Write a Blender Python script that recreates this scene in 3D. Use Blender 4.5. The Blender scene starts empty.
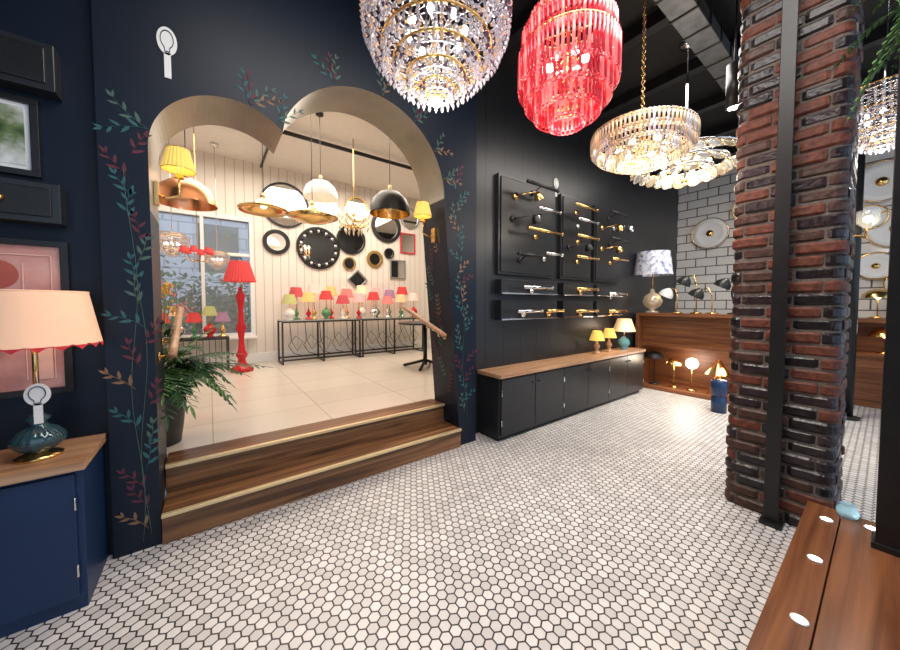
import bpy,math,random
from mathutils import Vector,Matrix
import bmesh
random.seed(7)
pi=math.pi
# ------------------------------------------------------------ materials
def newmat(name):
    m=bpy.data.materials.new(name);m.use_nodes=True
    nt=m.node_tree;return m,nt,nt.nodes['Principled BSDF']
def M(name,col,rough=.5,metal=0,em=None,es=0,alpha=1,trans=0,var=.08,scale=12,bump=0,ior=1.45,spec=.5):
    m,nt,b=newmat(name);N=nt.nodes;L=nt.links
    b.inputs['Roughness'].default_value=rough;b.inputs['Metallic'].default_value=metal
    b.inputs['Alpha'].default_value=alpha;b.inputs['Transmission Weight'].default_value=trans
    b.inputs['IOR'].default_value=ior;b.inputs['Specular IOR Level'].default_value=spec
    tc=N.new('ShaderNodeTexCoord');n=N.new('ShaderNodeTexNoise');n.inputs['Scale'].default_value=scale;n.inputs['Detail'].default_value=3
    L.new(tc.outputs['Object'],n.inputs['Vector'])
    r=N.new('ShaderNodeValToRGB');c=Vector(col)
    r.color_ramp.elements[0].position=.3;r.color_ramp.elements[1].position=.7
    r.color_ramp.elements[0].color=(*(c*(1-var)),1);r.color_ramp.elements[1].color=(*[min(1,x) for x in c*(1+var)],1)
    L.new(n.outputs['Fac'],r.inputs['Fac']);L.new(r.outputs['Color'],b.inputs['Base Color'])
    if em: b.inputs['Emission Color'].default_value=(*em,1);b.inputs['Emission Strength'].default_value=es
    if bump:
        bp=N.new('ShaderNodeBump');bp.inputs['Strength'].default_value=bump;bp.inputs['Distance'].default_value=.01
        L.new(n.outputs['Fac'],bp.inputs['Height']);L.new(bp.outputs['Normal'],b.inputs['Normal'])
    return m
def wood(name,c1,c2,axis=0,rough=.4,scale=3.):
    m,nt,b=newmat(name);N=nt.nodes;L=nt.links
    tc=N.new('ShaderNodeTexCoord');mp=N.new('ShaderNodeMapping')
    s=[10*scale]*3;s[axis]=.9*scale/2;mp.inputs['Scale'].default_value=s
    L.new(tc.outputs['Object'],mp.inputs['Vector'])
    n=N.new('ShaderNodeTexNoise');n.inputs['Scale'].default_value=1;n.inputs['Detail'].default_value=6;n.inputs['Distortion'].default_value=.6
    L.new(mp.outputs['Vector'],n.inputs['Vector'])
    r=N.new('ShaderNodeValToRGB');r.color_ramp.elements[0].position=.32;r.color_ramp.elements[1].position=.68
    r.color_ramp.elements[0].color=(*c1,1);r.color_ramp.elements[1].color=(*c2,1)
    L.new(n.outputs['Fac'],r.inputs['Fac']);L.new(r.outputs['Color'],b.inputs['Base Color'])
    bp=N.new('ShaderNodeBump');bp.inputs['Strength'].default_value=.15;bp.inputs['Distance'].default_value=.004
    L.new(n.outputs['Fac'],bp.inputs['Height']);L.new(bp.outputs['Normal'],b.inputs['Normal'])
    b.inputs['Roughness'].default_value=rough;return m
def math_(nt,op,a,b=None,c=None):
    n=nt.nodes.new('ShaderNodeMath');n.operation=op
    for i,x in enumerate((a,b,c)):
        if x is None: continue
        if isinstance(x,(int,float)): n.inputs[i].default_value=x
        else: nt.links.new(x,n.inputs[i])
    return n.outputs[0]
def vm(nt,op,a,b=None):
    n=nt.nodes.new('ShaderNodeVectorMath');n.operation=op
    for i,x in enumerate((a,b)):
        if x is None: continue
        if isinstance(x,tuple): n.inputs[i].default_value=x
        else: nt.links.new(x,n.inputs[i])
    return n.outputs['Value'] if op in('LENGTH','DOT_PRODUCT') else n.outputs[0]
def mixc(nt,f,a,b):
    n=nt.nodes.new('ShaderNodeMix');n.data_type='RGBA'
    nt.links.new(f,n.inputs[0])
    for i,x in ((6,a),(7,b)):
        if isinstance(x,tuple): n.inputs[i].default_value=(*x,1)
        else: nt.links.new(x,n.inputs[i])
    return n.outputs[2]
def hexmat():
    m,nt,b=newmat('hex_mosaic')
    g=nt.nodes.new('ShaderNodeNewGeometry')
    w=.053
    p=vm(nt,'MULTIPLY',g.outputs['Position'],(1/w,1/w,0))
    p=vm(nt,'ADD',p,(500,866,0))
    S=(1,1.7320508,1);H=(.5,.8660254,0)
    def cell(q):
        q=vm(nt,'DIVIDE',q,S);q=vm(nt,'FRACTION',q);q=vm(nt,'MULTIPLY',q,S);return vm(nt,'SUBTRACT',q,H)
    a=cell(p);c=cell(vm(nt,'ADD',p,H))
    a=vm(nt,'MULTIPLY',a,(1,1,0));c=vm(nt,'MULTIPLY',c,(1,1,0))
    f=math_(nt,'LESS_THAN',vm(nt,'LENGTH',c),vm(nt,'LENGTH',a))
    mx=nt.nodes.new('ShaderNodeMix');mx.data_type='VECTOR';nt.links.new(f,mx.inputs[0]);nt.links.new(a,mx.inputs[4]);nt.links.new(c,mx.inputs[5])
    q=mx.outputs[1];h=vm(nt,'ABSOLUTE',q)
    sp=nt.nodes.new('ShaderNodeSeparateXYZ');nt.links.new(h,sp.inputs[0])
    d=math_(nt,'MAXIMUM',sp.outputs[0],math_(nt,'ADD',math_(nt,'MULTIPLY',sp.outputs[0],.5),math_(nt,'MULTIPLY',sp.outputs[1],.8660254)))
    t=nt.nodes.new('ShaderNodeMapRange');nt.links.new(d,t.inputs[0]);t.inputs[1].default_value=.42;t.inputs[2].default_value=.448
    idv=vm(nt,'SUBTRACT',p,q);wn=nt.nodes.new('ShaderNodeTexWhiteNoise');nt.links.new(vm(nt,'SNAP',vm(nt,'ADD',idv,(.1,.1,0)),(.25,.25,1)),wn.inputs['Vector'])
    base=mixc(nt,wn.outputs['Value'],(.60,.585,.58),(.84,.82,.81))
    n=nt.nodes.new('ShaderNodeTexNoise');n.inputs['Scale'].default_value=9;n.inputs['Detail'].default_value=5;nt.links.new(g.outputs['Position'],n.inputs['Vector'])
    base=mixc(nt,math_(nt,'MULTIPLY',n.outputs['Fac'],.35),base,(.46,.43,.42))
    col=mixc(nt,t.outputs[0],base,(.024,.021,.021));nt.links.new(col,b.inputs['Base Color'])
    b.inputs['Roughness'].default_value=.38
    bp=nt.nodes.new('ShaderNodeBump');bp.invert=True;bp.inputs['Strength'].default_value=.5;bp.inputs['Distance'].default_value=.002
    nt.links.new(t.outputs[0],bp.inputs['Height']);nt.links.new(bp.outputs['Normal'],b.inputs['Normal'])
    return m
def brickmat(name,ca,cb,mort,bw,bh,axes,msize=.006,off=.5,rough=.3,bump=.4):
    m,nt,b=newmat(name)
    g=nt.nodes.new('ShaderNodeNewGeometry');sp=nt.nodes.new('ShaderNodeSeparateXYZ');nt.links.new(g.outputs['Position'],sp.inputs[0])
    cb_=nt.nodes.new('ShaderNodeCombineXYZ');nt.links.new(sp.outputs[axes[0]],cb_.inputs[0]);nt.links.new(sp.outputs[axes[1]],cb_.inputs[1])
    t=nt.nodes.new('ShaderNodeTexBrick');nt.links.new(cb_.outputs[0],t.inputs['Vector'])
    t.offset=off;t.inputs['Scale'].default_value=1;t.inputs['Brick Width'].default_value=bw;t.inputs['Row Height'].default_value=bh;t.inputs['Mortar Size'].default_value=msize
    t.inputs['Color1'].default_value=(*ca,1);t.inputs['Color2'].default_value=(*cb,1);t.inputs['Mortar'].default_value=(*mort,1)
    nt.links.new(t.outputs['Color'],b.inputs['Base Color']);b.inputs['Roughness'].default_value=rough
    bp=nt.nodes.new('ShaderNodeBump');bp.invert=True;bp.inputs['Strength'].default_value=bump;bp.inputs['Distance'].default_value=.003
    nt.links.new(t.outputs['Fac'],bp.inputs['Height']);nt.links.new(bp.outputs['Normal'],b.inputs['Normal'])
    return m
def groove(name,col,dark,sp_,axis=0,w=.06,rough=.4):
    m,nt,b=newmat(name)
    g=nt.nodes.new('ShaderNodeNewGeometry');sp=nt.nodes.new('ShaderNodeSeparateXYZ');nt.links.new(g.outputs['Position'],sp.inputs[0])
    f=math_(nt,'FRACT',math_(nt,'DIVIDE',math_(nt,'ADD',sp.outputs[axis],50),sp_))
    l=math_(nt,'LESS_THAN',f,w)
    nt.links.new(mixc(nt,l,col,dark),b.inputs['Base Color']);b.inputs['Roughness'].default_value=rough
    bp=nt.nodes.new('ShaderNodeBump');bp.invert=True;bp.inputs['Strength'].default_value=.6;bp.inputs['Distance'].default_value=.004
    nt.links.new(l,bp.inputs['Height']);nt.links.new(bp.outputs['Normal'],b.inputs['Normal'])
    return m
HEX=hexmat()
NAVY=M('navy_paint',(.0035,.009,.021),.42,var=.15,scale=3,spec=.35)
NAVYL=M('navy_cabinet_paint',(.006,.026,.080),.4,var=.1,scale=3)
CHAR=M('charcoal_paint',(.018,.020,.023),.30,var=.15,scale=3)
CHARG=groove('charcoal_tongue_groove',(.015,.0165,.019),(.003,.003,.004),.3,0,.035,.36)
BLACK=M('black_metal',(.012,.012,.013),.35,var=.2)
BLK2=M('black_ceiling',(.006,.006,.007),.6,var=.2)
STEEL=M('galvanised_steel',(.16,.17,.18),.45,.8,var=.2)
TAUPE=M('bronze_plaster',(.27,.245,.195),.34,.35,var=.12,scale=4)
CREAMG=groove('cream_tongue_groove',(.78,.72,.65),(.44,.39,.33),.14,0,.07,.5)
CREAM=M('cream_paint',(.78,.74,.68),.6,var=.03)
WHITE=M('white_paint',(.82,.82,.8),.4,var=.03)
FTILE=brickmat('porcelain_floor_tile',(.64,.57,.49),(.69,.62,.54),(.40,.35,.29),.9,.6,(0,1),.004,.0,.2,.1)
METRO=brickmat('metro_tile',(.70,.68,.64),(.78,.76,.72),(.14,.13,.13),.34,.17,(1,2),.010,.5,.15,.5)
WSTEP=wood('oak_step',(.065,.027,.011),(.29,.135,.055),0,.3,2.4)
WPLAT=wood('platform_wood',(.095,.034,.014),(.25,.095,.038),0,.26,2)
WTOP=wood('oak_top',(.33,.17,.085),(.55,.33,.19),0,.4)
WBOX=wood('red_oak_box',(.11,.036,.013),(.27,.10,.035),1,.45)
BRASS=M('brass',(.80,.52,.20),.22,1,var=.08)
NOSE=M('brass_nosing',(.78,.60,.34),.35,.6,var=.05)
COPPER=M('copper',(.85,.42,.22),.25,1,var=.06)
CHROME=M('chrome',(.75,.75,.76),.12,1,var=.04)
BULB=M('lit_bulb',(1,.9,.75),.4,em=(1,.80,.50),es=14)
CBULB=M('chandelier_bulb',(1,.95,.9),.4,em=(1,.92,.82),es=18)
MIRROR=M('mirror_glass',(.86,.87,.88),.04,1,var=.01)
CRYS=M('crystal',(.78,.75,.80),.05,.45,alpha=.72,em=(.9,.85,.95),es=.06,spec=1)
CRYS2=M('violet_crystal',(.22,.16,.24),.06,.5,alpha=.88,spec=1)
CRYS3=M('amber_crystal',(.85,.6,.38),.06,.4,alpha=.85,em=(1,.7,.4),es=.15,spec=1)
REDG=M('red_murano_glass',(.60,.022,.045),.06,.1,alpha=.80,em=(.85,.04,.07),es=.15,spec=1)
REDGHI=M('red_murano_highlight',(.9,.22,.22),.06,.1,alpha=.72,em=(1,.2,.2),es=.4,spec=1)  # tubes coloured pink and glowing to paint highlights into the red glass
SMOKE=M('champagne_glass',(.60,.50,.37),.06,.4,alpha=.80,em=(1,.8,.5),es=.06,spec=1)
CLEAR=M('clear_glass',(.70,.71,.70),.03,.3,alpha=.5,em=(1,.92,.8),es=.05,spec=1)
BLUEG=M('blue_ribbed_glass',(.035,.09,.11),.05,.1,alpha=.85,spec=1)
def shadem(n,c,es=.6): return M(n,c,.8,em=c,es=es*.5,var=.04)
# ------------------------------------------------------------ mesh builder
class MB:
    def __init__(s): s.v=[];s.f=[];s.mi=[];s.sm=[];s.mats=[]
    def k(s,m):
        if m not in s.mats:s.mats.append(m)
        return s.mats.index(m)
    def add(s,vs,fs,m,sm=False,T=None):
        o=len(s.v);k=s.k(m)
        if T is not None: s.v+=[tuple(T@Vector(p)) for p in vs]
        else: s.v+=[tuple(p) for p in vs]
        for f in fs: s.f.append(tuple(o+i for i in f));s.mi.append(k);s.sm.append(sm)
    def box(s,x0,x1,y0,y1,z0,z1,m,T=None):
        s.add([(x0,y0,z0),(x1,y0,z0),(x1,y1,z0),(x0,y1,z0),(x0,y0,z1),(x1,y0,z1),(x1,y1,z1),(x0,y1,z1)],
              [(0,3,2,1),(4,5,6,7),(0,1,5,4),(1,2,6,5),(2,3,7,6),(3,0,4,7)],m,False,T)
    def lathe(s,pr,c,m,seg=24,sm=True,T=None,pleat=0,amp=0,scal=0,samp=0,closed=False,sx=1):
        vs=[];fs=[];n=len(pr)
        for j,(r,z) in enumerate(pr):
            for i in range(seg):
                a=2*pi*i/seg;rr=r*(1+(amp*math.cos(pleat*a) if pleat else 0))
                zz=z+(samp*abs(math.sin(scal*a/2)) if scal and j==0 else 0)
                vs.append((c[0]+sx*rr*math.cos(a),c[1]+rr*math.sin(a),c[2]+zz))
        for j in range(n-1 if not closed else n):
            j2=(j+1)%n
            for i in range(seg):
                i2=(i+1)%seg;fs.append((j*seg+i,j*seg+i2,j2*seg+i2,j2*seg+i))
        s.add(vs,fs,m,sm,T)
    def tube(s,pts,r,m,seg=8,closed=False,T=None,caps=True):
        pts=[Vector(p) for p in pts];n=len(pts);vs=[];fs=[];u=None
        for i,p in enumerate(pts):
            a=pts[(i-1)%n] if (closed or i>0) else p;b=pts[(i+1)%n] if (closed or i<n-1) else p
            t=(b-a).normalized()
            if u is None:
                u=t.cross(Vector((0,0,1)));
                if u.length<.1:u=t.cross(Vector((1,0,0)))
            u=(u-t*u.dot(t)).normalized();w=t.cross(u)
            rr=r[i] if isinstance(r,(list,tuple)) else r
            for k in range(seg):
                q=2*pi*k/seg;vs.append(p+u*rr*math.cos(q)+w*rr*math.sin(q))
        for i in range(n if closed else n-1):
            j=(i+1)%n
            for k in range(seg):
                k2=(k+1)%seg;fs.append((i*seg+k,i*seg+k2,j*seg+k2,j*seg+k))
        if caps and not closed:
            fs.append(tuple(range(seg))[::-1]);fs.append(tuple((n-1)*seg+k for k in range(seg)))
        s.add(vs,fs,m,True,T)
    def ring(s,c,R,r,m,seg=32,ts=6,T=None,plane='xy'):
        pts=[]
        for i in range(seg):
            a=2*pi*i/seg;x,y=R*math.cos(a),R*math.sin(a)
            pts.append((c[0]+x,c[1]+y,c[2]) if plane=='xy' else ((c[0]+x,c[1],c[2]+y) if plane=='xz' else (c[0],c[1]+x,c[2]+y)))
        s.tube(pts,r,m,ts,True,T)
    def sph(s,c,r,m,seg=14,rg=8,sz=1,T=None):
        s.lathe([(max(1e-4,r*math.sin(pi*i/rg)),-r*sz*math.cos(pi*i/rg)) for i in range(rg+1)],c,m,seg,True,T)
    def octa(s,c,r,h,m):
        x,y,z=c
        s.add([(x+r,y,z),(x,y+r,z),(x-r,y,z),(x,y-r,z),(x,y,z+h),(x,y,z-h)],[(0,1,4),(1,2,4),(2,3,4),(3,0,4),(1,0,5),(2,1,5),(3,2,5),(0,3,5)],m)
    def leaf(s,b,d,nrm,L,w,m,fold=.15):
        b=Vector(b);d=Vector(d).normalized();nrm=Vector(nrm);side=d.cross(nrm)
        if side.length<.01: side=d.cross(Vector((1,0,0)))
        side.normalize();up=side.cross(d)
        P=[b,b+d*L*.3+side*w*.45+up*w*fold,b+d*L*.65+side*w*.4+up*w*fold,b+d*L,b+d*L*.65-side*w*.4+up*w*fold,b+d*L*.3-side*w*.45+up*w*fold]
        s.add(P,[(0,1,2,3),(0,3,4,5)],m)
    def build(s,name,bev=0,sub=0):
        xs=[p[0] for p in s.v];ys=[p[1] for p in s.v];zs=[p[2] for p in s.v]
        o=Vector(((min(xs)+max(xs))/2,(min(ys)+max(ys))/2,min(zs)))
        me=bpy.data.meshes.new(name);me.from_pydata([Vector(p)-o for p in s.v],[],s.f)
        for m in s.mats: me.materials.append(m)
        me.polygons.foreach_set('material_index',s.mi);me.polygons.foreach_set('use_smooth',s.sm)
        bm=bmesh.new();bm.from_mesh(me);bmesh.ops.recalc_face_normals(bm,faces=bm.faces);bm.to_mesh(me);bm.free()
        ob=bpy.data.objects.new(name,me);ob.location=o;bpy.context.scene.collection.objects.link(ob)
        if bev:
            b=ob.modifiers.new('bev','BEVEL');b.width=bev;b.segments=2;b.limit_method='ANGLE'
        return ob
def boxo(name,x0,x1,y0,y1,z0,z1,m,bev=0):
    b=MB();b.box(x0,x1,y0,y1,z0,z1,m);return b.build(name,bev)
# ------------------------------------------------------------ shell
CZ=4.1
boxo('floor',-2.6,8.2,-3,2.95,-.1,0,HEX)
boxo('floor_upper',-1.6,5.6,3.05,7.05,.2,.38,FTILE)
boxo('ceiling',-2.8,8.2,-3,3.0,CZ,CZ+.1,BLK2)
boxo('ceiling_upper',-1.7,5.7,3.0,7.1,4.0,4.1,CREAM)
boxo('wall_left',-2.8,-2.6,-3,2.9,0,CZ,NAVY)
boxo('wall_front_left',-2.6,-.47,2.64,2.95,0,CZ,NAVY)
boxo('wall_back',2.25,8.2,2.72,2.97,0,CZ,CHARG)
boxo('wall_right',8.0,8.2,-3,2.72,0,CZ,METRO)
# wall with two-lobed arch opening
c1=(.155,2.36);r1=.42;c2=(1.12,2.47);r2=.72
def arch_wall():
    xi=.445
    th1=math.acos((xi-c1[0])/r1);n1=30;A=[]
    for i in range(n1+1):
        a=pi+(th1-pi)*i/n1;A.append((c1[0]+r1*math.cos(a),c1[1]+r1*math.sin(a)))
    th2=math.acos((xi-c2[0])/r2);n2=48
    zv=min(A[-1][1],c2[1]+r2*math.sin(th2));A[-1]=(xi,zv)
    for i in range(1,n2+1):
        a=th2+(0-th2)*i/n2;A.append((c2[0]+r2*math.cos(a),c2[1]+r2*math.sin(a)))
    L=[(-.265,z) for z in (0,.38,1.2,2.0,c1[1])]
    Rr=[(1.84,c2[1]),(1.878,2.0),(1.943,1.2),(2.009,.38),(2.04,0)]
    b=MB()
    for Y,m in ((2.58,NAVY),(3.0,CREAM)):
        for i in range(len(L)-1):b.add([(-.47,Y,L[i][1]),(L[i][0],Y,L[i][1]),(L[i+1][0],Y,L[i+1][1]),(-.47,Y,L[i+1][1])],[(0,1,2,3)],m)
        b.add([(-.47,Y,c1[1]),(-.265,Y,c1[1]),(-.265,Y,CZ),(-.47,Y,CZ)],[(0,1,2,3)],m)
        for i in range(len(A)-1):b.add([(A[i][0],Y,A[i][1]),(A[i+1][0],Y,A[i+1][1]),(A[i+1][0],Y,CZ),(A[i][0],Y,CZ)],[(0,1,2,3)],m)
        for i in range(len(Rr)-1):b.add([(Rr[i][0],Y,Rr[i][1]),(2.25,Y,Rr[i][1]),(2.25,Y,Rr[i+1][1]),(Rr[i+1][0],Y,Rr[i+1][1])],[(0,1,2,3)],m)
        b.add([(1.84,Y,c2[1]),(2.25,Y,c2[1]),(2.25,Y,CZ),(1.84,Y,CZ)],[(0,1,2,3)],m)
    P=L+A[1:-1]+Rr
    for i in range(len(P)-1):
        p,q=P[i],P[i+1];zm=(p[1]+q[1])/2;m=TAUPE if zm>(2.1 if p[0]<.5 else 2.4) else NAVY
        b.add([(p[0],2.58,p[1]),(q[0],2.58,q[1]),(q[0],3.0,q[1]),(p[0],3.0,p[1])],[(0,1,2,3)],m,False)
    for x in (-.47,2.25):b.add([(x,2.58,0),(x,3.0,0),(x,3.0,CZ),(x,2.58,CZ)],[(0,1,2,3)],NAVY)
    me=bpy.data.meshes.new('wall_arch');me.from_pydata(b.v,[],b.f)
    for m in b.mats: me.materials.append(m)
    me.polygons.foreach_set('material_index',b.mi)
    ob=bpy.data.objects.new('wall_arch',me);bpy.context.scene.collection.objects.link(ob)
arch_wall()
# upper room walls
b=MB()
wx0,wx1,wz0,wz1=-.75,.60,.94,2.92
b.box(-1.7,wx0,6.9,7.05,.38,4.0,CREAMG);b.box(wx1,5.7,6.9,7.05,.38,4.0,CREAMG)
b.box(wx0,wx1,6.9,7.05,.38,wz0,CREAMG);b.box(wx0,wx1,6.9,7.05,wz1,4.0,CREAMG);b.build('wall_upper_back')
boxo('wall_upper_left',-1.7,-1.6,3.0,6.9,.38,4.0,CREAMG);boxo('wall_upper_right',5.6,5.7,3.0,6.9,.38,4.0,CREAMG)
b=MB();b.box(.6,5.6,6.86,6.9,.38,.56,WHITE);b.box(-1.6,.6,6.86,6.9,.38,.56,WHITE);b.build('baseboard_upper_back',.006)
b=MB()
for x0,x1,z0,z1 in ((wx0-.06,wx1+.06,wz0-.08,wz0),(wx0-.06,wx1+.06,wz1,wz1+.08),(wx0-.06,wx0,wz0,wz1),(wx1,wx1+.06,wz0,wz1),(-.1,-.05,wz0,wz1)):
    b.box(x0,x1,6.84,6.98,z0,z1,WHITE)
b.box(wx0,wx1,6.86,6.96,2.30,2.35,WHITE)
b.box(wx0-.08,wx1+.08,6.74,6.98,wz0-.10,wz0-.06,WHITE)
b.box(wx0,wx1,6.93,6.94,wz0,wz1,M('window_glass',(.8,.86,.9),.03,alpha=.12,spec=1))
b.build('window_1',.004)
# outside building, planting
FAC=brickmat('facade_stone',(.62,.64,.70),(.72,.72,.76),(.45,.45,.48),.6,.3,(0,2),.02,.5,.8)
FERN=M('fern_green',(.05,.13,.03),.6,var=.35,scale=20);PALM=M('palm_green',(.035,.10,.035),.45,var=.35,scale=10);PALM2=M('palm_light',(.10,.20,.06),.5,var=.3,scale=10)
b=MB();b.box(-5,6,11,11.4,-1,7,FAC)
for i in range(5):
    for j in range(3):
        x=-3.6+i*1.7;z=.4+j*1.9
        b.box(x,x+.9,10.94,11.02,z,z+1.3,BLUEG);b.box(x-.06,x+.96,10.9,11.0,z-.1,z,WHITE)
b.build('building_facade')
b=MB();b.box(-2.5,2,8.9,9.5,-.2,.9,CHAR)
for i in range(2600):
    p=(random.uniform(-2.4,1.9),random.uniform(8.95,9.45),.9+abs(random.gauss(0,.6)))
    b.leaf(p,(random.gauss(0,1),random.gauss(0,1),random.gauss(0,1)),(0,.3,1),.16,.09,random.choice([PALM,PALM2,FERN]))
b.build('hedge_planter')
# steps
b=MB()
b.box(-.26,2.03,2.56,2.85,.0,.165,WSTEP);b.box(-.26,2.025,2.545,2.85,.168,.19,WSTEP)
b.box(-.26,2.01,2.83,3.06,.19,.355,WSTEP);b.box(-.26,2.008,2.815,3.06,.358,.382,WSTEP)
b.box(-.26,2.025,2.535,2.565,.172,.194,NOSE);b.box(-.26,2.008,2.805,2.835,.362,.386,NOSE)
b.build('steps',.003)
def handrail(x,off):
    b=MB();pts=[(x,2.60,1.14),(x,2.66,1.165),(x,3.38,1.40),(x,3.44,1.41)]
    b.tube(pts,.024,WTOP,12)
    for t in (.12,.4,):
        y=2.62+.78*t;z=1.15+.26*t
        b.tube([(x,y,z),(x,y,z-.05),(x+off,y,z-.06)],.008,BRASS,8)
        b.tube([(x+off*.9,y,z-.06),(x+off,y,z-.06)],.03,BRASS,12)
    b.build('handrail')
handrail(1.86,.085);handrail(-.19,-.073)
# ------------------------------------------------------------ mural
VT=M('mural_teal',(.025,.11,.12),.6);VB=M('mural_burgundy',(.10,.022,.038),.6);VG=M('mural_sage',(.065,.125,.10),.6);VD=M('mural_gold',(.22,.13,.07),.6)
def mural():
    b=MB();Y=2.577
    def sprig(x,z,ang,L,m,n=6,ls=.06,bend=0,w=.32):
        a=ang;p=Vector((x,Y,z));st=L/n;pl=[p.copy()]
        for i in range(n):
            a+=bend/n;p=p+Vector((math.cos(a),0,math.sin(a)))*st;pl.append(p.copy())
            sc=ls*(1-.45*i/n)
            sd=1 if i%2 else -1
            aa=a+sd*.7;b.leaf(p,(math.cos(aa),0,math.sin(aa)),(0,-1,0),sc,sc*w,m,0)
        b.leaf(p,(math.cos(a),0,math.sin(a)),(0,-1,0),ls*.7,ls*.25,m,0)
        b.tube(pl,.0015,m,4)
    ms=[VT,VB,VG,VT,VD,VG,VB,VT]
    for x0,ph,z1 in ((-.35,0,2.3),(-.32,2,1.6)):
        b.tube([(x0+.02*math.sin(z*5+ph),Y,z) for z in [.05+.08*i for i in range(int(z1/.08))]],.0016,VG,4)
    z=.12
    while z<2.3:
        sprig(-.335+random.uniform(-.02,.03),z,pi/2+random.choice((-1,1))*random.uniform(.2,.8),.15,random.choice(ms),5,.065,random.uniform(-.8,.8));z+=.12
    b.tube([(2.13-.05*z+.02*math.sin(z*6),Y,z) for z in [.25+.08*i for i in range(31)]],.0016,VG,4)
    z=.35
    while z<2.7:
        sprig(min(2.17,2.11-.05*z+random.uniform(-.03,.04)),z,pi/2+random.choice((-1,1))*random.uniform(.1,.8),.17,random.choice(ms),5,.065,random.uniform(-.8,.8));z+=.10
    for a,k in ((2.9,2),(1.35,4),(.95,2)):
        for j in range(k): sprig(c1[0]+.43*math.cos(a),c1[1]+.43*math.sin(a),a+(j-(k-1)/2)*.45,.19,ms[(j+k)%7],5,.065,random.uniform(-.5,.5))
    for a,k in ((2.0,3),(1.45,2),(1.0,3),(.6,2),(.25,2)):
        for j in range(k): sprig(c2[0]+.73*math.cos(a),c2[1]+.73*math.sin(a),a+(j-(k-1)/2)*.45,.19,ms[(j+k+2)%7],5,.065,random.uniform(-.5,.5))
    b.build('vine_mural')
    b=MB()
    z=.5
    while z<2.0:
        x0=2.04-.0813*z-.006
        y=2.68+random.random()*.22;a=pi/2+random.uniform(-.6,.6);p=Vector((x0,y,z));m=random.choice(ms)
        for i in range(5):
            p=p+Vector((-.0813*math.sin(a)*.045,math.cos(a)*.04,math.sin(a)*.045))
            for sd in (-1,1):
                aa=a+sd*.8;b.leaf(p,(-.0813*math.sin(aa),math.cos(aa),math.sin(aa)),(-1,0,0),.055,.018,m,0)
        z+=.16
    b.build('vine_mural')
mural()
def tagface(b,T,s):
    b.lathe([(.001,0),(.30*s,0),(.30*s,.006),(.001,.006)],(0,.25*s,0),WHITE,28,False,T)
    pts=[(-.07*s,.02*s,.008),(-.08*s,.10*s,.008)]+[(.19*s*math.sin(q),.28*s-.19*s*math.cos(q),.008) for q in [-(.5+i*(2*pi-1)/16) for i in range(17)]]+[(.08*s,.10*s,.008),(.07*s,.02*s,.008)]
    b.tube(pts,.012*s,BLACK,4,True,T)
    b.box(-.10*s,.10*s,-.55*s,.0,0,.006,WHITE,T)
def bulb_sign(x,y,z,s,name='light_bulb_sign',el=1):
    b=MB();T=Matrix.Translation((x,y,z))@Matrix.Rotation(pi/2,4,'X')@Matrix.Diagonal((1,el,1,1))
    tagface(b,T,s);b.build(name)
bulb_sign(-.165,2.577,2.93,.155,el=1.7)
bulb_sign(3.78,2.715,3.02,.17,el=1.3)
# ------------------------------------------------------------ left cabinet & lamp & pictures
def cabinet(x0,x1,y0,y1,H,nd,m,name='base_cabinet',kick=False):
    b=MB();b.box(x0,x1,y0+.02,y1,.05 if kick else 0,H-.04,m)
    if kick:b.box(x0+.02,x1-.02,y0+.06,y1,0,.05,BLACK)
    w=(x1-x0-.04)/nd
    for i in range(nd):
        a=x0+.02+i*w;b.box(a+.004,a+w-.004,y0,y0+.02,.07,H-.06,m)
        kx=a+w-.05 if i%2==0 else a+.05
        b.sph((kx,y0-.012,H-.14),.012,BLACK,10,6)
        hx=a+w-.004 if i%2 else a+.004
        for hz in (.2,H-.2): b.tube([(hx,y0-.004,hz-.03),(hx,y0-.004,hz+.03)],.005,CHROME,6)
    b.box(x0-.015,x1+.015,y0-.02,y1,H-.04,H,WTOP)
    b.build(name,.003)
cabinet(-1.9,-.50,2.23,2.63,.72,2,NAVYL)
cabinet(2.40,5.72,2.37,2.715,.72,6,CHAR,kick=True)
def lamp(x,y,z,h,bprof,bm_,rb,rt,sh,sm_,pleat=0,name='table_lamp',trim=None,bulb=True,stem=BRASS,scal=0):
    b=MB();b.lathe(bprof,(x,y,z),bm_,24);bz=max(p[1] for p in bprof)
    b.tube([(x,y,z+bz-.01),(x,y,z+h-sh*.4)],.008,stem,8)
    z0=z+h-sh;pr=[(rb,0),(rb+(rt-rb)*.5,sh*.5),(rt,sh)]
    seg=pleat*2 if pleat else (scal*6 if scal else 32)
    b.lathe(pr,(x,y,z0),sm_,seg,pleat==0,pleat=pleat,amp=.03 if pleat else 0,scal=scal,samp=.018)
    for i in range(3):
        a=2*pi*i/3;b.tube([(x,y,z+h-sh*.35),(x+rt*math.cos(a),y+rt*math.sin(a),z+h-.01)],.002,stem,4)
    if bulb:b.sph((x,y,z+h-sh*.5),.028,BULB,10,6)
    return b.build(name)
SALM=shadem('cream_peach_shade',(.95,.58,.38),.4);TRIMR=M('red_trim',(.6,.03,.04),.8)
b=MB();lx,ly,lz=-.67,2.40,.72
b.lathe([(.001,0),(.075,0),(.078,.012),(.06,.02),(.035,.025),(.03,.035)],(lx,ly,lz),BRASS,32)
b.lathe([(.03,.03),(.06,.045),(.085,.075),(.085,.10),(.06,.135),(.03,.155),(.026,.17),(.04,.19),(.026,.205),(.02,.21)],(lx,ly,lz),BLUEG,48,True,pleat=16,amp=.05)
b.tube([(lx,ly,lz+.2),(lx,ly,lz+.72)],.01,BRASS,10)
b.lathe([(.222,0),(.213,.07),(.18,.265)],(lx,ly,lz+.525),SALM,120,True,scal=20,samp=.02)
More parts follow.
